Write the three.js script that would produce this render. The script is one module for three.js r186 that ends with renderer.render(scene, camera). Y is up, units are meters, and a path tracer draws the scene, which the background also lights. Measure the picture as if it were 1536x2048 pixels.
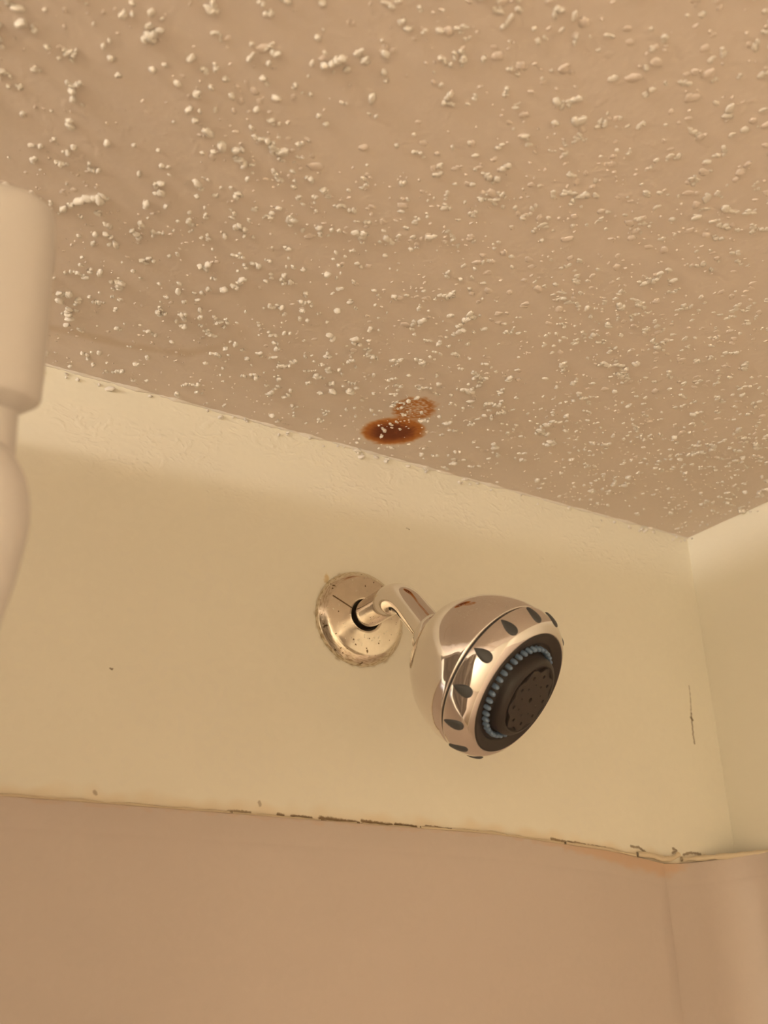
import * as THREE from 'three';
import { mergeGeometries, mergeVertices } from 'three/addons/utils/BufferGeometryUtils.js';
import { RoundedBoxGeometry } from 'three/addons/geometries/RoundedBoxGeometry.js';
import { ImprovedNoise } from 'three/addons/math/ImprovedNoise.js';

// ---------------------------------------------------------------- camera, light, exposure
const renderer = new THREE.WebGLRenderer({ antialias: true });
renderer.toneMapping = THREE.LinearToneMapping;
renderer.toneMappingExposure = 0.79;
renderer.shadowMap.enabled = true;
const scene = new THREE.Scene();
scene.background = new THREE.Color(0x000000);

const EYE = new THREE.Vector3(0, 1.958, 0.55);           // half a metre from the shower wall, just below the head
const camera = new THREE.PerspectiveCamera(2 * Math.atan(1024 / 1800) * 180 / Math.PI, 0.75, 0.02, 20);
camera.position.copy(EYE);
camera.rotation.order = 'YXZ';
camera.rotation.set(24.92 * Math.PI / 180, -29.30 * Math.PI / 180, 0.14 * Math.PI / 180);
camera.focus = 0.60; camera.userData.fStop = 9;
scene.add(camera);

// the bathroom's vanity lamp: globes on the far left wall, just under ceiling height; its light
// comes over the added curtain and strikes only the top of the shower walls
const LAMP = { x: -1.86, y: 2.160, zs: [0.68, 0.92, 1.16], radius: 0.05, candela: 1.78, color: [1.0, 0.93, 0.87] };
// an unseen globe added as fill light, on the bathroom side of the shower wall: reaches the shower only through the
// open end of the curtain, as soft light thrown back by the long wall behind the camera
const FILL_LAMP = { x: -1.0, y: 1.62, z: 0.13, radius: 0.06, candela: 3.7 };

// ---------------------------------------------------------------- dimensions (metres)
const CEIL = 2.30, RIGHT = 0.6425, LEFT = -2.0, FRONT = 1.62;
const Y0 = EYE.y;                                        // eye height

// ---------------------------------------------------------------- helpers
function rng(seed) { let a = seed >>> 0; return () => { a = (a + 0x6D2B79F5) | 0; let t = Math.imul(a ^ (a >>> 15), 1 | a); t = (t + Math.imul(t ^ (t >>> 7), 61 | t)) ^ t; return ((t ^ (t >>> 14)) >>> 0) / 4294967296; }; }
const noise = new ImprovedNoise();
const N = (x, y, z = 0) => noise.noise(x, y, z);
const fbm = (x, y, z = 0) => N(x, y, z) * 0.55 + N(x * 2.1, y * 2.1, z + 7) * 0.28 + N(x * 4.3, y * 4.3, z + 13) * 0.17;
const clamp = (v, a = 0, b = 1) => Math.min(b, Math.max(a, v));
const smooth = (a, b, v) => { const t = clamp((v - a) / (b - a)); return t * t * (3 - 2 * t); };
const mix = (a, b, t) => a + (b - a) * t;

function tag(o, label, category, extra = {}) { o.userData = { ...(label ? { label } : {}), ...(category ? { category } : {}), ...extra }; return o; }
function mesh(name, geometry, material, parent) {
  const m = new THREE.Mesh(geometry, material); m.name = name; m.castShadow = true; m.receiveShadow = true; (parent || scene).add(m); return m;
}
function thing(name, label, category, position = [0, 0, 0], extra = {}) {
  const g = new THREE.Group(); g.name = name; g.position.set(...position); scene.add(g); return tag(g, label, category, extra);
}
function box(x0, x1, y0, y1, z0, z1) { const g = new THREE.BoxGeometry(x1 - x0, y1 - y0, z1 - z0); g.translate((x0 + x1) / 2, (y0 + y1) / 2, (z0 + z1) / 2); return g; }
// colour texture: fn(u, v, x, y) -> [r,g,b] sRGB 0..255, u, v in 0..1 with v upwards
function colorTexture(w, h, fn, srgb = true) {
  const d = new Uint8Array(w * h * 4);
  for (let j = 0; j < h; j++) for (let i = 0; i < w; i++) {
    const c = fn((i + 0.5) / w, (j + 0.5) / h), k = (j * w + i) * 4;
    d[k] = clamp(c[0], 0, 255); d[k + 1] = clamp(c[1], 0, 255); d[k + 2] = clamp(c[2], 0, 255); d[k + 3] = 255;
  }
  const t = new THREE.DataTexture(d, w, h); t.magFilter = THREE.LinearFilter; t.minFilter = THREE.LinearMipmapLinearFilter; t.generateMipmaps = true;
  t.wrapS = t.wrapT = THREE.ClampToEdgeWrapping; if (srgb) t.colorSpace = THREE.SRGBColorSpace; t.needsUpdate = true; return t;
}
// uv from world coordinates (metres -> patch)
function planarUV(g, ax, a0, a1, bx, b0, b1) {
  const p = g.attributes.position, uv = new Float32Array(p.count * 2);
  for (let i = 0; i < p.count; i++) { uv[2 * i] = (p.getComponent(i, ax) - a0) / (a1 - a0); uv[2 * i + 1] = (p.getComponent(i, bx) - b0) / (b1 - b0); }
  g.setAttribute('uv', new THREE.BufferAttribute(uv, 2)); return g;
}
// distance from a point to a polyline
function distPoly(px, py, pts) {
  let best = 1e9;
  for (let i = 0; i + 1 < pts.length; i++) {
    const [ax, ay] = pts[i], [bx, by] = pts[i + 1], dx = bx - ax, dy = by - ay;
    const t = clamp(((px - ax) * dx + (py - ay) * dy) / (dx * dx + dy * dy || 1));
    best = Math.min(best, Math.hypot(px - ax - dx * t, py - ay - dy * t));
  }
  return best;
}

// ---------------------------------------------------------------- setting: walls, ceiling, floor
const T = 0.1;
const WALL = [236, 229, 210], CEILC = [221, 207, 194], PANEL = [200, 184, 171];

// top edge of the surround on the shower wall (x -> y), it sags towards the corner
const EDGE = [[-0.14, 0.0676], [0.0679, 0.0662], [0.1819, 0.0649], [0.3979, 0.0618], [0.46, 0.0578], [0.5015, 0.0550], [0.5414, 0.0500], [0.556, 0.0478]];
function edgeY(x) { for (let i = 0; i + 1 < EDGE.length; i++) if (x <= EDGE[i + 1][0]) { const t = (x - EDGE[i][0]) / (EDGE[i + 1][0] - EDGE[i][0]); return Y0 + mix(EDGE[i][1], EDGE[i + 1][1], clamp(t)); } return Y0 + 0.0478; }

// mildew and dirt on the shower wall, plus painted shade of the caulk gaps: polylines in wall coordinates [x, y above eye], width, strength
const MARKS = [
  [[[0.6165, 0.195], [0.6158, 0.182], [0.6142, 0.171]], 0.0007, 0.28],
  [[[0.6142, 0.171], [0.6140, 0.167], [0.6135, 0.160], [0.6130, 0.152], [0.6133, 0.145]], 0.0009, 0.42],
  [[[0.6132, 0.1672], [0.6148, 0.1652]], 0.0012, 0.5],
  [[[0.200, 0.0660], [0.206, 0.0663], [0.214, 0.0658]], 0.0008, 0.5],
  [[[0.2325, 0.0658], [0.2365, 0.0656]], 0.0009, 0.7],
  [[[0.242, 0.0655], [0.25, 0.0654], [0.256, 0.0650]], 0.0009, 0.7],
  [[[0.262, 0.0652], [0.272, 0.0648], [0.2835, 0.0640], [0.2905, 0.0636]], 0.0013, 0.75],
  [[[0.2925, 0.0650], [0.303, 0.0643], [0.3150, 0.0636]], 0.0012, 0.75],
  [[[0.318, 0.0644], [0.326, 0.0640], [0.334, 0.0632]], 0.0011, 0.8],
  [[[0.342, 0.0642], [0.352, 0.0636], [0.362, 0.0632]], 0.0010, 0.7],
  [[[0.372, 0.0632], [0.39, 0.0628], [0.41, 0.0618]], 0.0006, 0.4],
  [[[0.450, 0.0612], [0.462, 0.0596], [0.472, 0.0594], [0.482, 0.0584]], 0.0009, 0.6],
  [[[0.485, 0.0580], [0.502, 0.0572]], 0.0007, 0.6],
  [[[0.528, 0.0590], [0.536, 0.0585], [0.543, 0.0548]], 0.0010, 0.5],
  [[[0.572, 0.0592], [0.576, 0.0580], [0.571, 0.0556]], 0.0009, 0.5],
  [[[0.556, 0.0525], [0.564, 0.0522]], 0.0008, 0.5],
  [[[0.583, 0.0550], [0.590, 0.0568], [0.602, 0.0562]], 0.0010, 0.5],
  [[[0.329, 0.2837], [0.3312, 0.2834]], 0.0006, 0.7],
  [[[0.1178, 0.1440], [0.1190, 0.1438]], 0.0006, 0.6],
  [[[0.118, 0.072], [0.1195, 0.0705]], 0.0009, 0.35],
  [[[0.2195, 0.0725], [0.2205, 0.0705]], 0.0009, 0.3],
];
const WX0 = -0.12, WX1 = RIGHT, WY0 = Y0 + 0.03, WY1 = CEIL;
const wallMap = colorTexture(2048, 800, (u, v) => {
  const x = mix(WX0, WX1, u), y = mix(WY0, WY1, v), ry = y - Y0;
  let m = fbm(x * 9, y * 9, 3) * 3 + N(x * 160, y * 160, 1) * 1.2;
  let c = [WALL[0] + m, WALL[1] + m, WALL[2] + m * 0.7];
  const wob = N(x * 420, y * 420, 5) * 0.0006 + N(x * 1100, y * 1100, 9) * 0.0003;
  for (const [pts, w, k] of MARKS) {
    if (ry > 0.11 && pts[0][1] < 0.09) continue;
    const d = distPoly(x, ry, pts) + wob;
    if (d < w * 1.4) { const a = k * smooth(w * 1.4, w * 0.35, d); c = [mix(c[0], 70, a), mix(c[1], 48, a), mix(c[2], 24, a)]; }
  }
  // yellow rust weep over the escutcheon, and its dirty outline
  const q = Math.hypot((x - 0.2615) / 0.0022, (ry - 0.2290) / 0.0045) + N(x * 500, y * 500) * 0.5;
  if (q < 1.2) { const a = 0.35 * smooth(1.2, 0.4, q); c = [mix(c[0], 190, a), mix(c[1], 140, a), mix(c[2], 50, a)]; }
  const fr = Math.hypot(x - 0.2883, ry - 0.2033) - 0.0352;
  if (fr < 0.0035) { const a = 0.32 * smooth(0.0016, -0.0004, fr + N(x * 260, y * 260, 2) * 0.0016) * smooth(-0.2, 0.4, N(x * 130, y * 130, 8)); c = [mix(c[0], 120, a), mix(c[1], 92, a), mix(c[2], 50, a)]; }
  // old caulk colour creeping up from the surround joint
  const e = y - edgeY(x);
  if (e < 0.012) { const a = 0.22 * smooth(0.010, 0.001, e + N(x * 70, y * 70, 4) * 0.006); c = [mix(c[0], 214, a), mix(c[1], 170, a), mix(c[2], 112, a)]; }
  return c;
});
// relief of the wall: smooth paint with orange peel, dragged ceiling texture in the top hand's breadth
const wallBump = colorTexture(2048, 800, (u, v) => {
  const x = mix(WX0, WX1, u), y = mix(WY0, WY1, v), d = CEIL - y;
  const band = smooth(0.088, 0.045, d + N(x * 22, y * 22, 6) * 0.02);
  const wx = x + 0.004 * N(x * 60, y * 60, 71), wy = y + 0.004 * N(x * 60, y * 60, 77);
  const ridge = (Math.max(0, N(wx * 140 + wy * 90, wy * 230 - wx * 70, 2) - 0.12) * 1.1 + Math.max(0, N(wx * 330, wy * 420, 4) - 0.1) * 0.6) * smooth(-0.25, 0.35, N(x * 28, y * 40, 81));
  const h = 90 + N(x * 260, y * 260, 9) * 7 + fbm(x * 30, y * 30, 1) * 14 + band * ridge * 150;
  return [h, h, h];
}, false);
const wallMat = new THREE.MeshStandardMaterial({ map: wallMap, bumpMap: wallBump, bumpScale: 0.0011, roughness: 0.62 });
const plainWall = new THREE.MeshStandardMaterial({ color: new THREE.Color().setRGB(WALL[0] / 255, WALL[1] / 255, WALL[2] / 255, THREE.SRGBColorSpace), roughness: 0.65 });

const gBack = planarUV(box(WX0, RIGHT + T, 0, CEIL, -T, 0), 0, WX0, WX1, 1, WY0, WY1);
const wallBack = tag(mesh('wall_back', gBack, wallMat), 'cream painted shower wall behind the chrome shower head', 'wall', { kind: 'structure' });
tag(mesh('wall_back_left', box(LEFT - T, WX0, 0, CEIL, -T, 0), plainWall), 'plain cream wall beside the shower', 'wall', { kind: 'structure' });

const sideBump = colorTexture(1024, 512, (u, v) => {
  const z = u * 0.6, y = mix(WY0, WY1, v), d = CEIL - y;
  const band = smooth(0.07, 0.02, d + N(z * 22, y * 22, 16) * 0.02);
  const ridge = Math.max(0, N(z * 190, y * 260, 12) - 0.1);
  const h = 90 + N(z * 260, y * 260, 19) * 9 + fbm(z * 30, y * 30, 11) * 16 + band * ridge * 60;
  return [h, h, h];
}, false);
const sideMat = new THREE.MeshStandardMaterial({ color: plainWall.color, bumpMap: sideBump, bumpScale: 0.0011, roughness: 0.62 });
const gRight = planarUV(box(RIGHT, RIGHT + T, 0, CEIL, 0, FRONT + T), 2, 0, 0.6, 1, WY0, WY1);
tag(mesh('wall_right', gRight, sideMat), 'cream painted long wall meeting the shower wall at the corner', 'wall', { kind: 'structure' });
tag(mesh('wall_left', box(LEFT - T, LEFT, 0, CEIL, 0, FRONT), plainWall), 'plain cream bathroom wall carrying the vanity lamp', 'wall', { kind: 'structure' });
tag(mesh('wall_front', box(LEFT - T, RIGHT, 0, CEIL, FRONT, FRONT + T), plainWall), 'plain cream bathroom wall opposite the shower head', 'wall', { kind: 'structure' });
const floorMat = new THREE.MeshStandardMaterial({ color: 0xc0b1a0, roughness: 0.5 });
tag(mesh('floor', box(LEFT - T, RIGHT + T, -T, 0, -T, FRONT + T), floorMat), 'beige bathroom floor', 'floor', { kind: 'structure' });

// ceiling, with the rust stain and an old water ring
const CX0 = -0.12, CX1 = RIGHT, CZ0 = 0, CZ1 = 0.5;
const ARC = [[0.02, 0.041], [0.0438, 0.0437], [0.0677, 0.047], [0.0897, 0.0483], [0.1143, 0.054], [0.1292, 0.0599], [0.144, 0.0759], [0.152, 0.1]];
const ceilMap = colorTexture(2048, 1344, (u, v) => {
  const x = mix(CX0, CX1, u), z = mix(CZ0, CZ1, v);
  const m = fbm(x * 7, z * 7, 21) * 4 + N(x * 180, z * 180, 4) * 1.5;
  let c = [CEILC[0] + m, CEILC[1] + m, CEILC[2] + m * 0.8];
  // pale dirty tide line
  if (x < 0.2 && z < 0.13) { const d = distPoly(x, z, ARC) + N(x * 60, z * 60, 2) * 0.002; const a = 0.17 * smooth(0.006, 0.0005, d) * smooth(0.16, 0.13, x); c = [mix(c[0], 168, a), mix(c[1], 138, a), mix(c[2], 96, a)]; }
  // rust stain: a dark drop and a thinner lobe behind it
  if (Math.abs(x - 0.293) < 0.06 && z < 0.12) {
    const wob = N(x * 90, z * 90, 31) * 0.16 + N(x * 300, z * 300, 5) * 0.09;
    const ax = x - 0.2955, az = z - 0.0375, ca = Math.cos(0.75), sa = Math.sin(0.75);
    const q1 = Math.hypot((ax * ca + az * sa) / 0.0255, (-ax * sa + az * ca) / 0.0215) + wob * 0.6;
    const q2 = Math.hypot((x - 0.293) / 0.0150, (z - 0.0735) / 0.0160) + wob * 1.3;
    const grain = 0.5 + 0.5 * N(x * 330 + z * 150, z * 520 - x * 100, 8);
    let a = smooth(1.06, 0.80, q1);                        // orange rim
    c = [mix(c[0], 186, a), mix(c[1], 116, a), mix(c[2], 52, a)];
    let b = smooth(0.95, 0.40, q1 + 0.16 * smooth(0.028, 0.058, z) + (grain - 0.5) * 0.5 * smooth(0.026, 0.055, z));
    c = [mix(c[0], 120, b), mix(c[1], 58, b), mix(c[2], 22, b)];
    const a2 = smooth(1.14, 0.78, q2) * smooth(0.75, 1.0, q1) * (0.15 + 0.85 * smooth(0.30, 0.75, grain + 0.18 * smooth(0.2, 1.0, q2)));
    c = [mix(c[0], 182, a2), mix(c[1], 118, a2), mix(c[2], 62, a2)];
  }
  return c;
});
const ceilBump = colorTexture(2048, 1344, (u, v) => {
  const x = mix(CX0, CX1, u), z = mix(CZ0, CZ1, v);
  const calm = smooth(0.0, 0.09, z) * smooth(0, 0.05, RIGHT - x);
  const h = 100 + N(x * 330, z * 330, 2) * 9 + fbm(x * 45, z * 45, 5) * 20 + calm * Math.max(0, fbm(x * 120, z * 120, 14) - 0.1) * 90 * smooth(-0.2, 0.4, N(x * 20, z * 20, 44));
  return [h, h, h];
}, false);
const ceilMat = new THREE.MeshStandardMaterial({ map: ceilMap, bumpMap: ceilBump, bumpScale: 0.0016, roughness: 0.9 });
const ceiling = tag(mesh('ceiling', planarUV(box(LEFT - T, RIGHT + T, CEIL, CEIL + T, -T, FRONT + T), 0, CX0, CX1, 2, CZ0, CZ1), ceilMat), 'off-white popcorn ceiling with a brown rust stain', 'ceiling', { kind: 'structure' });

// popcorn: lumps of sprayed texture, singly and in clots
const unit = (() => { const g = new THREE.IcosahedronGeometry(1, 1); g.deleteAttribute('uv'); g.deleteAttribute('normal'); return mergeVertices(g, 1e-4); })();
const UP = unit.attributes.position, UI = unit.index;
class Lumps {
  constructor() { this.p = []; this.i = []; }
  blob(x, y, z, rx, ry, rz, turn, seed) {
    const base = this.p.length / 3, c = Math.cos(turn), s = Math.sin(turn);
    for (let k = 0; k < UP.count; k++) {
      const ux = UP.getX(k), uy = UP.getY(k), uz = UP.getZ(k), w = 1 + 0.5 * N(ux * 1.3 + seed, uy * 1.3 + seed * 0.7, uz * 1.3) + 0.3 * N(ux * 3 + seed, uy * 3, uz * 3);
      const lx = ux * rx * w, lz = uz * rz * w;
      this.p.push(x + lx * c + lz * s, y + uy * ry * w, z - lx * s + lz * c);
    }
    for (let k = 0; k < UI.count; k++) this.i.push(base + UI.getX(k));
  }
  geometry() { const g = new THREE.BufferGeometry(); g.setAttribute('position', new THREE.Float32BufferAttribute(this.p, 3)); g.setIndex(this.i); g.computeVertexNormals(); return g; }
}
const paintMat = new THREE.MeshStandardMaterial({ color: new THREE.Color().setRGB(CEILC[0] / 255, CEILC[1] / 255, CEILC[2] / 255, THREE.SRGBColorSpace), roughness: 0.9 });
const popMat = new THREE.MeshStandardMaterial({ color: new THREE.Color().setRGB(0.77, 0.71, 0.63), roughness: 0.9 });
{
  const L = new Lumps(), M2 = new Lumps(), r = rng(4711);
  const clot = (x, z, size, flat) => {
    const n = r() < 0.5 ? 1 : r() < 0.55 ? 2 : r() < 0.6 ? 3 : 4 + Math.floor(r() * 3);
    let px = x, pz = z, dir = r() * 6.283;
    for (let k = 0; k < n; k++) {
      const a = size * (0.55 + 0.6 * r()), stretch = 1 + r() * 0.7;
      const h = a * (0.85 + 0.5 * r()) * flat;
      L.blob(px, CEIL - h * 0.35, pz, a * stretch, h, a, r() * 6.283, r() * 90);
      dir += (r() - 0.5) * 1.9; const step = size * (0.9 + r() * 0.8); px += Math.cos(dir) * step; pz += Math.sin(dir) * step;
    }
  };
  for (let t = 0; t < 11000; t++) {
    const x = -0.10 + r() * (RIGHT - 0.006 + 0.10), z = 0.006 + r() * 0.54;
    const patch = 0.62 + 0.75 * fbm(x * 16, z * 16, 40);
    let keep = clamp(patch, 0.2, 1) * mix(0.35, 1, smooth(0.0, 0.10, z));
    if (Math.hypot(x - 0.295, z - 0.04) < 0.027) keep *= 0.5;
    if (r() > keep * 0.56) continue;
    const soft = smooth(0.10, 0.36, x + z * 0.25) * mix(0.35, 1, smooth(0.08, 0.26, z));                     // flatter, more painted-over towards the long wall
    const size = 0.0007 + 0.0012 * r() * r() + 0.0004 * r();
    clot(x, z, size, mix(1.0, 0.38, soft) * (0.8 + 0.4 * r()));
  }
  // low mounds, half drowned in paint, where the spray was brushed over
  for (let t = 0; t < 1500; t++) {
    const x = -0.05 + r() * (RIGHT + 0.04), z = 0.03 + r() * 0.5, soft = smooth(0.08, 0.34, x + z * 0.25) * smooth(0.06, 0.24, z);
    if (r() > 0.15 + 0.85 * soft) continue;
    const a = 0.0012 + 0.0016 * r() * r(); M2.blob(x, CEIL, z, a * (1 + 0.5 * r()), a * (0.22 + 0.2 * r()), a, r() * 6.283, r() * 90);
  }
  // fine grit
  for (let t = 0; t < 5200; t++) { const x = -0.10 + r() * (RIGHT + 0.10), z = 0.004 + r() * 0.5, a = 0.0003 + 0.0005 * r(); if (fbm(x * 16, z * 16, 40) + 0.3 * r() > 0.05) M2.blob(x, CEIL, z, a * (1 + r()), a, a, r() * 6.283, r() * 90); }
  // lumps caught along both joints
  for (let t = 0; t < 70; t++) { const x = WX0 + r() * (RIGHT - WX0), a = 0.0008 + 0.0014 * r() * r(); L.blob(x, CEIL - 0.001 - r() * 0.006, 0.0006, a * (1 + r()), a, a, r() * 6, r() * 90); }
  for (let t = 0; t < 16; t++) { const z = r() * 0.5, a = 0.0007 + 0.001 * r() * r(); L.blob(RIGHT - 0.0006, CEIL - 0.001 - r() * 0.004, z, a, a, a * (1 + r()), r() * 6, r() * 90); }
  const m = mesh('popcorn_texture', L.geometry(), popMat, ceiling); m.userData = { kind: 'stuff' };
  const m2 = mesh('popcorn_texture', M2.geometry(), paintMat, ceiling); m2.userData = { kind: 'stuff' };
  // the rest of the bathroom ceiling, beyond the shower
  const far = new THREE.InstancedMesh(unit, popMat, 9000), mt = new THREE.Matrix4();
  for (let k = 0; k < 9000; k++) {
    let x, z; do { x = LEFT + r() * (RIGHT - LEFT); z = r() * FRONT; } while (x > -0.10 && z < 0.53);
    const a = 0.0011 + 0.0018 * r(); mt.makeScale(a * (1 + r()), a, a * (1 + r())); mt.setPosition(x, CEIL, z); far.setMatrixAt(k, mt);
  }
  far.name = 'popcorn_texture'; far.userData = { kind: 'stuff' }; ceiling.add(far);
}
// ragged paint bead in the joint of wall and ceiling
function raggedBead(pts, rad, seed, wobble) {
  const curve = new THREE.CatmullRomCurve3(pts), n = Math.ceil(curve.getLength() / 0.0022), g = new THREE.TubeGeometry(curve, n, rad, 7), p = g.attributes.position;
  for (let ring = 0; ring <= n; ring++) {
    const c = curve.getPointAt(ring / n), k = Math.max(0.15, 1 + wobble * (N(ring * 0.13, seed) * 1.4 + N(ring * 0.5, seed + 5) * 0.7));
    for (let j = 0; j <= 7; j++) { const i = ring * 8 + j; p.setXYZ(i, c.x + (p.getX(i) - c.x) * k, c.y + (p.getY(i) - c.y) * k, c.z + (p.getZ(i) - c.z) * k); }
  }
  g.computeVertexNormals(); return g;
}
{
  const pts = []; for (let k = 0; k <= 40; k++) { const x = mix(WX0, RIGHT, k / 40); pts.push(new THREE.Vector3(x, CEIL + 0.0002 + 0.0008 * N(x * 30, 3), 0.0002)); }
  mesh('paint_bead', raggedBead(pts, 0.0014, 3, 1.1), popMat, wallBack);
}

// ---------------------------------------------------------------- shower surround: two moulded panels under the painted wall
const panelMap = colorTexture(1536, 512, (u, v) => {
  const x = u * 0.75, y = mix(Y0 - 0.16, Y0 + 0.08, v);
  const m = fbm(x * 8, y * 8, 51) * 2.5 + N(x * 200, y * 200, 52) * 1.0;
  let c = [PANEL[0] + m, PANEL[1] + m, PANEL[2] + m];
  // orange soap and rust stain just under the sagging joint
  const top = x < 0.556 ? edgeY(x) - Y0 : 0.048, d = top - (y - Y0), w = 0.009 * smooth(0.42, 0.54, x) * smooth(0.60, 0.56, x) + 0.0022;
  if (d < 0.02) { const a = 0.38 * smooth(w * 1.2, w * 0.5, d + N(x * 110, y * 200, 53) * 0.003) * (0.35 + 0.65 * smooth(0.40, 0.5, x)) * smooth(0.60, 0.57, x); c = [mix(c[0], 206, a), mix(c[1], 150, a), mix(c[2], 100, a)]; }
  return c;
});
const panelMat = new THREE.MeshPhysicalMaterial({ map: panelMap, roughness: 0.42, clearcoat: 0.15, clearcoatRoughness: 0.4 });
// cross-section from the wall over the thin top lip down the face: [drop below edge, stand-off from wall]
const PROFILE = [[0, 0.0002], [0, 0.0016], [0.0006, 0.0034], [0.0155, 0.0040], [0.0170, 0.0042], [0.0190, 0.0045], [0.022, 0.0046], [0.06, 0.0046], [0.3, 0.0046], [1.52, 0.0046], [1.52, 0.0002]];
function sweepPanel(stations) {   // {x, z, nx, nz, top, u}
  const pos = [], uv = [], idx = [], m = PROFILE.length;
  for (const s of stations) for (const [d, o] of PROFILE) { pos.push(s.x + s.nx * o * (s.k || 1), s.top - d, s.z + s.nz * o * (s.k || 1)); uv.push(s.u / 0.75, (s.top - d - (Y0 - 0.16)) / 0.24); }
  for (let i = 0; i + 1 < stations.length; i++) for (let j = 0; j + 1 < m; j++) { const a = i * m + j, b = a + m; idx.push(a, a + 1, b, b, a + 1, b + 1); }
  for (const a of [0, (stations.length - 1) * m]) for (let j = 1; j + 2 < m; j++) idx.push(a, a + j, a + j + 1);   // end caps
  const g = new THREE.BufferGeometry(); g.setAttribute('position', new THREE.Float32BufferAttribute(pos, 3)); g.setAttribute('uv', new THREE.Float32BufferAttribute(uv, 2)); g.setIndex(idx);
  g.computeVertexNormals(); return g;
}
const SEAM = 0.5565;
{
  const st = []; for (let k = 0; k <= 60; k++) { const x = mix(WX0, SEAM, k / 60); st.push({ x, z: 0, nx: 0, nz: 1, top: edgeY(x) + 0.0003 * N(x * 60, 9), u: x }); }
  tag(mesh('surround_panel', sweepPanel(st), panelMat), 'wide beige plastic surround panel on the wall under the shower head', 'panel', { group: 'shower surround panels' });
  const st2 = [], R = 0.05, top = (t) => Y0 + 0.0475 + 0.0135 * smooth(0.0, 0.16, t);
  let t = 0; const push = (x, z, nx, nz, dt) => { t += dt; st2.push({ x, z, nx, nz, top: top(t), u: SEAM + t, k: 0.72 + 0.28 * smooth(0.012, 0.035, t) }); };
  for (let k = 0; k <= 4; k++) push(mix(SEAM - 0.006, RIGHT - R, k / 4), 0, 0, 1, k ? 0.0105 : 0);
  for (let k = 1; k <= 14; k++) { const a = k / 14 * Math.PI / 2; push(RIGHT - R + R * Math.sin(a), R - R * Math.cos(a), -Math.sin(a), Math.cos(a), R * Math.PI / 28); }
  for (let k = 1; k <= 16; k++) push(RIGHT, R + k * 0.09, -1, 0, 0.09);
  tag(mesh('surround_panel_001', sweepPanel(st2), panelMat), 'beige surround panel rounding the corner onto the right wall', 'panel', { group: 'shower surround panels' });
}
// cracked caulk along the top of the surround
const caulkMat = new THREE.MeshStandardMaterial({ color: new THREE.Color().setRGB(0.70, 0.58, 0.40), roughness: 0.7 });
{
  const c = thing('trim_1', 'cracked yellowed caulk along the top of the surround', 'caulk', [0, 0, 0], { kind: 'structure' });
  const run = (x0, x1, rad, seed, lift) => { const pts = []; const n = Math.max(3, Math.round((x1 - x0) / 0.02)); for (let k = 0; k <= n; k++) { const x = mix(x0, x1, k / n); pts.push(new THREE.Vector3(x, edgeY(x) + lift + 0.0004 * N(x * 80, seed), 0.0010)); } mesh('caulk', raggedBead(pts, rad, seed, 0.7), caulkMat, c); };
  run(WX0 + 0.002, 0.20, 0.0011, 3, 0.0002); run(0.202, 0.262, 0.0010, 5, 0.0000); run(0.266, 0.288, 0.0008, 7, -0.0002); run(0.292, 0.335, 0.0009, 9, -0.0002); run(0.337, 0.46, 0.0012, 11, 0.0002);
  run(0.462, 0.53, 0.0015, 13, 0.0008);
  // loose flap and strips where the caulk has let go in the corner
  const strip = (pts, rad, seed) => mesh('caulk', raggedBead(pts.map(([x, y, z]) => new THREE.Vector3(x, Y0 + y, z)), rad, seed, 0.6), caulkMat, c);
  strip([[0.532, 0.0535, 0.0015], [0.545, 0.0530, 0.0022], [0.557, 0.0510, 0.0026], [0.568, 0.0518, 0.0022], [0.576, 0.0550, 0.0016]], 0.0018, 21);
  strip([[0.578, 0.0515, 0.002], [0.592, 0.0522, 0.003], [0.606, 0.0535, 0.006], [0.619, 0.0545, 0.011], [0.630, 0.0558, 0.020], [0.638, 0.0570, 0.034], [0.6415, 0.0585, 0.052]], 0.0020, 23);
  strip([[0.6415, 0.0590, 0.056], [0.6418, 0.0600, 0.09], [0.6418, 0.0612, 0.16], [0.6418, 0.0614, 0.30], [0.6418, 0.0614, 0.5]], 0.0011, 25);
}

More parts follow.
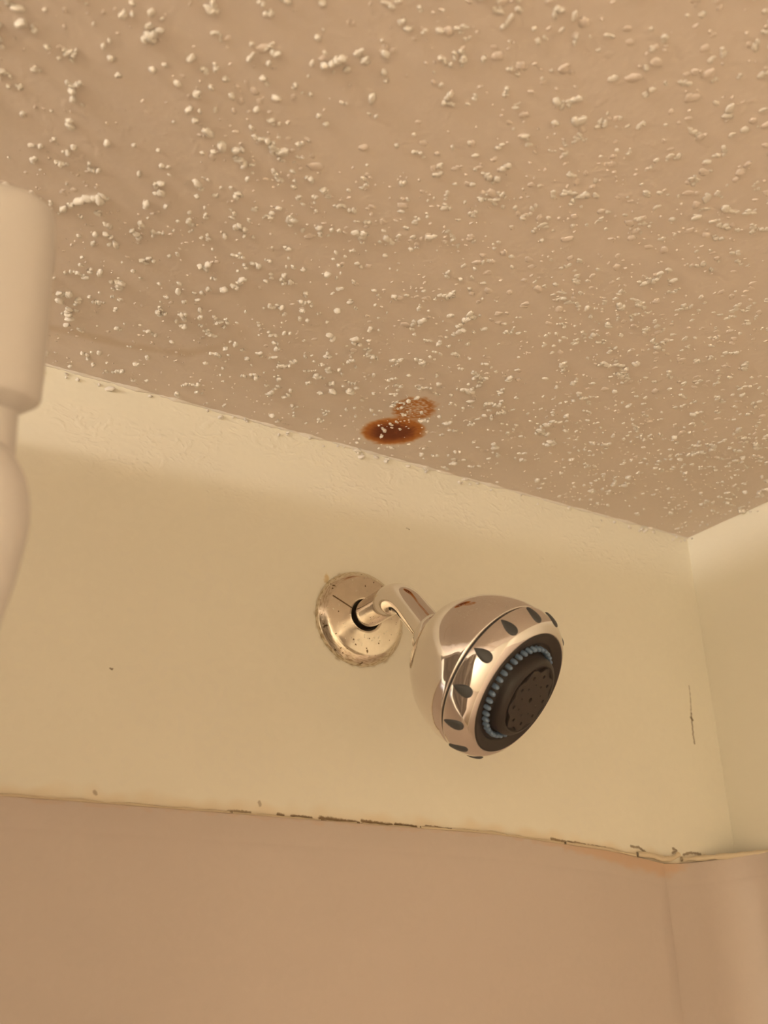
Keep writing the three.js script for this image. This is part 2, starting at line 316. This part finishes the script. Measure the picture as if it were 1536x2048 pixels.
// ---------------------------------------------------------------- chrome shower: escutcheon, arm, head
const chrome = new THREE.MeshStandardMaterial({ color: new THREE.Color().setRGB(0.74, 0.70, 0.67), metalness: 1, roughness: 0.055 });
const PITS = (() => { const r = rng(99), a = []; for (let k = 0; k < 34; k++) { const t = r() * 6.283, q = 0.013 + 0.021 * Math.sqrt(r()); a.push([Math.cos(t) * q, Math.sin(t) * q, 0.0003 + 0.0008 * r() * r(), r() * 3.14, 1 + 2.5 * r() * r()]); } return a; })();
const wornColor = colorTexture(512, 512, (u, v) => {
  const x = (u - 0.5) * 0.074, y = (v - 0.5) * 0.074, q = Math.hypot(x, y);
  const m = fbm(x * 160, y * 160, 60) * 12; let c = [226 + m, 216 + m, 198 + m];
  for (const [px, py, s, t, e] of PITS) { const dx = x - px, dy = y - py; if (Math.abs(dx) < 0.004 && Math.abs(dy) < 0.004) { const d = Math.hypot((dx * Math.cos(t) + dy * Math.sin(t)) / e, -dx * Math.sin(t) + dy * Math.cos(t)) / s + N(x * 1500, y * 1500) * 0.5; if (d < 1.2) { const a = 0.8 * smooth(1.2, 0.3, d); c = [mix(c[0], 84, a), mix(c[1], 64, a), mix(c[2], 42, a)]; } } }
  const sc = distPoly(x, y, [[-0.0255, 0.0105], [-0.012, 0.0035]]); if (sc < 0.0008) { const a = 0.75 * smooth(0.0008, 0.0002, sc); c = [mix(c[0], 80, a), mix(c[1], 62, a), mix(c[2], 40, a)]; }
  const rim = smooth(0.027, 0.034, q) * smooth(-0.05, 0.35, N(Math.atan2(y, x) * 9, q * 1800, 3)); if (rim > 0) { const a = rim * 0.4; c = [mix(c[0], 128, a), mix(c[1], 104, a), mix(c[2], 70, a)]; }
  return c;
});
const wornRough = colorTexture(512, 512, (u, v) => { const x = (u - 0.5) * 0.074, y = (v - 0.5) * 0.074; const h = 52 + fbm(x * 90, y * 90, 66) * 36 + Math.max(0, N(x * 500, y * 500, 67) - 0.2) * 50; return [h, h, h]; }, false);
const wornChrome = new THREE.MeshStandardMaterial({ map: wornColor, roughnessMap: wornRough, roughness: 1.0, metalness: 0.92 });
const darkPlastic = new THREE.MeshPhysicalMaterial({ color: new THREE.Color().setRGB(0.030, 0.021, 0.017), roughness: 0.55 });
const facePlastic = new THREE.MeshPhysicalMaterial({ color: new THREE.Color().setRGB(0.024, 0.017, 0.014), roughness: 0.55 });
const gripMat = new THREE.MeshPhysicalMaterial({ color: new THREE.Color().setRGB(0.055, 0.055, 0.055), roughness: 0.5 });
const nozzleMat = new THREE.MeshPhysicalMaterial({ color: new THREE.Color().setRGB(0.15, 0.21, 0.30), roughness: 0.45 });

const FX = 0.2883, FY = Y0 + 0.2033;
const shower = thing('wall_shower', 'chrome shower head on a bent arm with dark drop-shaped grips and blue nozzles', 'shower head', [FX, FY, 0]);
const lathe = (pts, seg = 96) => new THREE.LatheGeometry(pts.map(([r, y]) => new THREE.Vector2(r, y)), seg);
// smooth a profile by resampling a spline through its points
const spline = (pts, n = 40) => new THREE.CatmullRomCurve3(pts.map(([r, y]) => new THREE.Vector3(r, y, 0)), false, 'centripetal').getPoints(n).map((p) => [p.x, p.y]);
{ // escutcheon
  const g = lathe([[0.0350, 0.0002], [0.0351, 0.0016], [0.0347, 0.0030], [0.0336, 0.0046], [0.0318, 0.0066], [0.0300, 0.0082], [0.0288, 0.0088], [0.0275, 0.0090], [0.020, 0.0100], [0.0135, 0.0108], [0.0122, 0.0109], [0.0116, 0.0104], [0.0114, 0.0094], [0.0114, 0.0010]]);
  g.rotateX(Math.PI / 2);
  planarUV(g, 0, -0.037, 0.037, 1, -0.037, 0.037);
  mesh('escutcheon', g, wornChrome, shower).userData = { label: 'pitted worn chrome wall plate' };
}
// head frame
const axis = new THREE.Vector3(0.395, -0.61, 0.69).normalize();
const FACE = new THREE.Vector3(0.3150, Y0 + 0.1217, 0.1470).sub(shower.position);
const GRIP_TURN = 0.09;
const headQ = new THREE.Quaternion().setFromUnitVectors(new THREE.Vector3(0, 1, 0), axis);
const place = (o) => { o.position.copy(FACE); o.quaternion.copy(headQ); return o; };
{ // arm
  const end = FACE.clone().addScaledVector(axis, -0.066);
  const path = new THREE.CurvePath(), a = new THREE.Vector3(0.0005, 0.0004, 0.002), b = new THREE.Vector3(0.0005, 0.0010, 0.042), corner = new THREE.Vector3(0.0005, 0.0016, 0.0575);
  const c = corner.clone().lerp(end, 0.34);
  path.add(new THREE.LineCurve3(a, b)); path.add(new THREE.QuadraticBezierCurve3(b, corner, c)); path.add(new THREE.LineCurve3(c, end));
  mesh('shower_arm', new THREE.TubeGeometry(path, 72, 0.0103, 40), chrome, shower);
}
const SEAMS = -0.0168;
{ // back shell
  const shell = place(mesh('back_shell', lathe([[0.0430, SEAMS - 0.0006], [0.0454, SEAMS - 0.0008], [0.0463, SEAMS - 0.0012], ...spline([[0.0466, SEAMS - 0.002], [0.0467, -0.024], [0.0457, -0.031], [0.0434, -0.039], [0.0396, -0.047], [0.0346, -0.054], [0.0292, -0.0600], [0.0218, -0.0645], [0.0165, -0.0668], [0.0140, -0.0685]], 44), [0.0135, -0.0705], [0.0128, -0.0745], [0.0100, -0.0750]]), chrome, shower));
  shell.userData = { label: 'plain chrome rear dome' };
  const gap = place(mesh('seam_shade', lathe([[0.0430, SEAMS - 0.0014], [0.0450, SEAMS - 0.0010], [0.0450, SEAMS + 0.0010], [0.0430, SEAMS + 0.0014]]), gripMat, shower)); gap.userData = { label: 'dark ring painting the shade in the seam' };  // dark ring standing in for the shade inside the seam groove
}
const RING = spline([[0.0470, SEAMS + 0.0012], [0.0469, -0.0130], [0.0460, -0.0090], [0.0443, -0.0052], [0.0418, -0.0022], [0.0398, -0.0008], [0.0386, -0.0003]], 40);
const RLEN = (() => { const l = [0]; for (let i = 1; i < RING.length; i++) l.push(l[i - 1] + Math.hypot(RING[i][0] - RING[i - 1][0], RING[i][1] - RING[i - 1][1])); return l; })();
function ringAt(t) { const d = t * RLEN[RLEN.length - 1]; for (let i = 0; i + 1 < RING.length; i++) if (d <= RLEN[i + 1]) { const f = (d - RLEN[i]) / (RLEN[i + 1] - RLEN[i]), r = mix(RING[i][0], RING[i + 1][0], f), y = mix(RING[i][1], RING[i + 1][1], f), dr = RING[i + 1][0] - RING[i][0], dy = RING[i + 1][1] - RING[i][1], m = Math.hypot(dr, dy); return [r, y, dy / m, -dr / m]; } return [...RING[RING.length - 1], 0, 1]; }
const ring = place(mesh('spray_ring', lathe([[0.0440, SEAMS + 0.0004], [0.0455, SEAMS + 0.0005], [0.0465, SEAMS + 0.0008], ...RING, [0.0380, -0.0002], [0.0374, -0.0006], [0.0370, -0.0020]]), chrome, shower));
ring.userData = { label: 'chrome adjusting ring' };
{ // drop-shaped rubber grips let into the ring, pointed towards the back shell
  const NG = 13, T0 = 0.05, T1 = 0.70, W = 0.0040, nu = 22, nv = 10, pos = [], idx = [];
  for (let i = 0; i <= nu; i++) {
    const th = i / nu * Math.PI, t = (1 - Math.cos(th)) / 2, w = W * Math.sin(th) * Math.pow(Math.sin(th / 2), 1.1) * 1.18, [r0, y0, nr, ny] = ringAt(mix(T0, T1, t));
    for (let j = 0; j <= nv; j++) {
      const q = (j / nv) * 2 - 1, lift = 0.0013 * Math.pow(Math.max(0, 1 - q * q), 0.4) * Math.pow(Math.max(0, 1 - Math.pow(2 * t - 1, 6)), 0.5) - 0.0002, r = r0 + nr * lift, a = q * w / r;
      pos.push(r * Math.cos(a), y0 + ny * lift, r * Math.sin(a));
    }
  }
  for (let i = 0; i < nu; i++) for (let j = 0; j < nv; j++) { const a = i * (nv + 1) + j, b = a + nv + 1; idx.push(a, b, a + 1, a + 1, b, b + 1); }
  const g = new THREE.BufferGeometry(); g.setAttribute('position', new THREE.Float32BufferAttribute(pos, 3)); g.setIndex(idx); g.computeVertexNormals();
  for (let k = 0; k < NG; k++) { const m = mesh('grip', g, gripMat, ring); m.rotation.y = k / NG * Math.PI * 2 + GRIP_TURN; if (k === 0) m.userData = { label: 'dark rubber drop-shaped grip' }; }
}
{ // face: dark plate, a sunken ring of blue nozzles round a raised scalloped centre
  const face = place(mesh('face_plate', lathe([[0.0378, -0.0030], [0.0378, -0.0004], [0.0374, 0.0001], [0.0366, 0.0001], [0.0318, -0.0014], [0.0308, -0.0020], [0.0304, -0.0032], [0.0250, -0.0032], [0.0248, 0.0010], [0.0245, 0.0034], [0.0239, 0.0050], [0.0228, 0.0061], [0.0214, 0.0066], [0.0206, 0.0067], [0.0202, 0.0050], [0.0, 0.0050]]), facePlastic, shower));
  face.userData = { label: 'dark brown spray face' };
  const bead = lathe([[0.00140, -0.0034], [0.00148, -0.0020], [0.00145, -0.0008], [0.00115, 0.0002], [0.0007, 0.0007], [0, 0.0009]], 16);
  const NB = 40;
  for (let k = 0; k < NB; k++) { const a = k / NB * Math.PI * 2, m = mesh('nozzle', bead, nozzleMat, face); m.position.set(0.0276 * Math.cos(a), 0, 0.0276 * Math.sin(a)); if (k === 0) m.userData = { label: 'small blue rubber nozzle' }; }
  const sh = new THREE.Shape(); for (let k = 0; k <= 180; k++) { const a = k / 180 * Math.PI * 2, r = 0.0184 + 0.0012 * Math.cos(a * 9); k ? sh.lineTo(r * Math.cos(a), r * Math.sin(a)) : sh.moveTo(r, 0); }
  const hole = (x, y, r) => { const p = new THREE.Path(); p.absellipse(x, y, r, r, 0, Math.PI * 2, true); sh.holes.push(p); };
  hole(0, 0, 0.0018);
  for (let k = 0; k < 9; k++) { const a = (k + 0.0) / 9 * Math.PI * 2; hole(0.0150 * Math.cos(a), 0.0150 * Math.sin(a), 0.0014); }
  for (let k = 0; k < 9; k++) { const a = (k + 0.5) / 9 * Math.PI * 2; hole(0.0098 * Math.cos(a), 0.0098 * Math.sin(a), 0.0009); }
  const eg = new THREE.ExtrudeGeometry(sh, { depth: 0.0017, bevelEnabled: true, bevelSize: 0.0003, bevelThickness: 0.0003, bevelSegments: 2, curveSegments: 10 }); eg.rotateX(-Math.PI / 2);
  const centre = mesh('centre_plate', eg, darkPlastic, face); centre.position.y = 0.0053; centre.userData = { label: 'scalloped dark centre with small holes' };
}

// ---------------------------------------------------------------- white plastic pole at the left edge, close to the lens
const whitePlastic = new THREE.MeshPhysicalMaterial({ color: new THREE.Color().setRGB(0.65, 0.60, 0.545), roughness: 0.42 });
{
  const A = new THREE.Vector3(-0.0923, 0.9559, 0.2787).normalize(), C = new THREE.Vector3(0.0072, Y0 + 0.1508, 0.28);
  const down = (C.z - 0.0052) / A.z;                         // length along the axis to the wall
  const foot = C.clone().addScaledVector(A, -down);
  const pole = thing('plastic_pole', 'white plastic pole with collar cap, neck and round bulge at left edge', 'pole', foot.toArray());
  const q = new THREE.Quaternion().setFromUnitVectors(new THREE.Vector3(0, 1, 0), A);
  const add = (name, pts) => { const m = mesh(name, lathe(pts, 72), whitePlastic, pole); m.quaternion.copy(q); m.position.copy(C).sub(foot); return m; };
  add('collar_cap', [[0.0110, -0.0046], [0.0118, -0.0042], [0.0171, -0.0006], [0.0176, 0.0002], [0.0178, 0.0012], [0.0179, 0.008], [0.0178, 0.018], [0.0174, 0.034], [0.0167, 0.050], [0.0162, 0.0585], [0.0158, 0.0610], [0.0148, 0.0632], [0.0130, 0.0645], [0.006, 0.0652], [0, 0.0653]]);
  add('neck', [[0.0117, -0.001], [0.0116, -0.005], [0.0119, -0.012], [0.0122, -0.0200], [0.0122, -0.060], [0.0100, -0.095]]);
  const egg = add('bulge', spline([[0.0002, -0.0150], [0.0050, -0.0160], [0.0098, -0.0192], [0.0138, -0.0250], [0.0160, -0.0318], [0.0169, -0.0400], [0.0164, -0.0470], [0.0146, -0.0585], [0.0126, -0.0680], [0.0104, -0.080], [0.0070, -0.092], [0.0002, -0.100]], 60));
  egg.position.add(new THREE.Vector3(0, 0, 1).addScaledVector(A, -A.z).normalize().multiplyScalar(0.0125));   // bulges out in front of the neck
  add('shaft', [[0.0100, -0.090], [0.0100, -down + 0.045]]);
  const br = lathe([[0.0, 0.030], [0.014, 0.030], [0.016, 0.027], [0.016, 0.010], [0.030, 0.006], [0.031, 0.003], [0.031, 0.0002], [0, 0.0002]], 48); br.rotateX(Math.PI / 2);
  mesh('wall_bracket', br, whitePlastic, pole);
}

// ---------------------------------------------------------------- unseen curtain on its rod, added left of the frame to shade the shower from the lamp
const CURX = -0.135, RODTOP = 2.2315;
{
  const rod = thing('added_curtain_rod', 'unseen white rod from wall to wall, added with the shade curtain', 'rod', [CURX, RODTOP - 0.0125, 0]);
  const tube = new THREE.CylinderGeometry(0.0125, 0.0125, FRONT - 0.02, 32); tube.rotateX(Math.PI / 2); tube.translate(0, 0, FRONT / 2); mesh('tube', tube, whitePlastic, rod);
  for (const [z, t] of [[0.0002, 1], [FRONT - 0.0002, -1]]) { const e = lathe([[0.0, 0.0], [0.026, 0.0], [0.026, 0.004], [0.016, 0.012], [0.0126, 0.014]], 40); e.rotateX(t * Math.PI / 2); e.translate(0, 0, z); mesh('end_cap', e, whitePlastic, rod); }
  const cur = thing('added_shade_curtain', 'unseen brown fabric curtain in folds, added for its shade', 'curtain', [CURX, 0.25, 0]);
  const nz = 260, ny = 24, z0 = 0.02, z1 = 0.475, pos = [], idx = [], top = RODTOP - 0.004 - 0.25;
  for (let j = 0; j <= ny; j++) for (let i = 0; i <= nz; i++) { const t = i / nz, y = top * j / ny, amp = mix(0.026, 0.0155, j / ny); pos.push(-0.036 + amp * 0.9 * Math.sin(t * 2 * Math.PI * 6 + 0.4 * Math.sin(j * 0.2)) - (j === ny ? 0.0 : 0), y, mix(z0, z1, t)); }
  for (let j = 0; j < ny; j++) for (let i = 0; i < nz; i++) { const a = j * (nz + 1) + i, b = a + nz + 1; idx.push(a, a + 1, b, b, a + 1, b + 1); }
  const g = new THREE.BufferGeometry(); g.setAttribute('position', new THREE.Float32BufferAttribute(pos, 3)); g.setIndex(idx); g.computeVertexNormals();
  mesh('shade_curtain_cloth', g, new THREE.MeshPhysicalMaterial({ color: new THREE.Color().setRGB(0.38, 0.33, 0.28), roughness: 0.95, transmission: 0.04, thickness: 0, side: THREE.DoubleSide }), cur);
}
{ // vanity lamp
  const v = thing('vanity_light', 'vanity lamp bar with three round white globes', 'lamp', [LEFT, LAMP.y, LAMP.zs[1]]);
  const plate = new RoundedBoxGeometry(0.03, 0.10, 0.70, 3, 0.008); plate.translate(0.0152, 0, 0); mesh('back_plate', plate, chrome, v);
  const globeMat = new THREE.MeshStandardMaterial({ color: 0xfff3dd, emissive: new THREE.Color().setRGB(...LAMP.color), emissiveIntensity: 14, roughness: 0.4 });
  for (const z of LAMP.zs) {
    const s = new THREE.CylinderGeometry(0.022, 0.022, 0.07, 32); s.rotateZ(Math.PI / 2); s.translate(0.063, 0, z - LAMP.zs[1]); mesh('socket', s, chrome, v);
    const g = mesh('globe', new THREE.SphereGeometry(LAMP.radius, 40, 24), globeMat, v); g.position.set(LAMP.x - LEFT, 0, z - LAMP.zs[1]); g.castShadow = false;
    const l = new THREE.PointLight(new THREE.Color().setRGB(...LAMP.color), LAMP.candela, 0, 2); l.position.copy(g.position); l.castShadow = true; l.shadow.radius = LAMP.radius / 0.02; v.add(l);
  }
}

{ // fill lamp, added out of view to brighten the shower
  const v = thing('added_fill_lamp', 'unseen round globe added on the bathroom wall as fill light', 'lamp', [FILL_LAMP.x, FILL_LAMP.y, 0]);
  const plate = lathe([[0, 0.0002], [0.055, 0.0002], [0.055, 0.006], [0.045, 0.016], [0.02, 0.02], [0.02, 0.075], [0, 0.075]], 48); plate.rotateX(Math.PI / 2); mesh('back_plate', plate, chrome, v);
  const g = mesh('globe', new THREE.SphereGeometry(FILL_LAMP.radius, 40, 24), new THREE.MeshStandardMaterial({ color: 0xfff3dd, emissive: new THREE.Color().setRGB(...LAMP.color), emissiveIntensity: 14, roughness: 0.4 }), v); g.position.set(0, 0, FILL_LAMP.z); g.castShadow = false;
  const l = new THREE.PointLight(new THREE.Color().setRGB(...LAMP.color), FILL_LAMP.candela, 0, 2); l.position.copy(g.position); l.castShadow = true; l.shadow.radius = FILL_LAMP.radius / 0.02; v.add(l);
}

renderer.render(scene, camera);
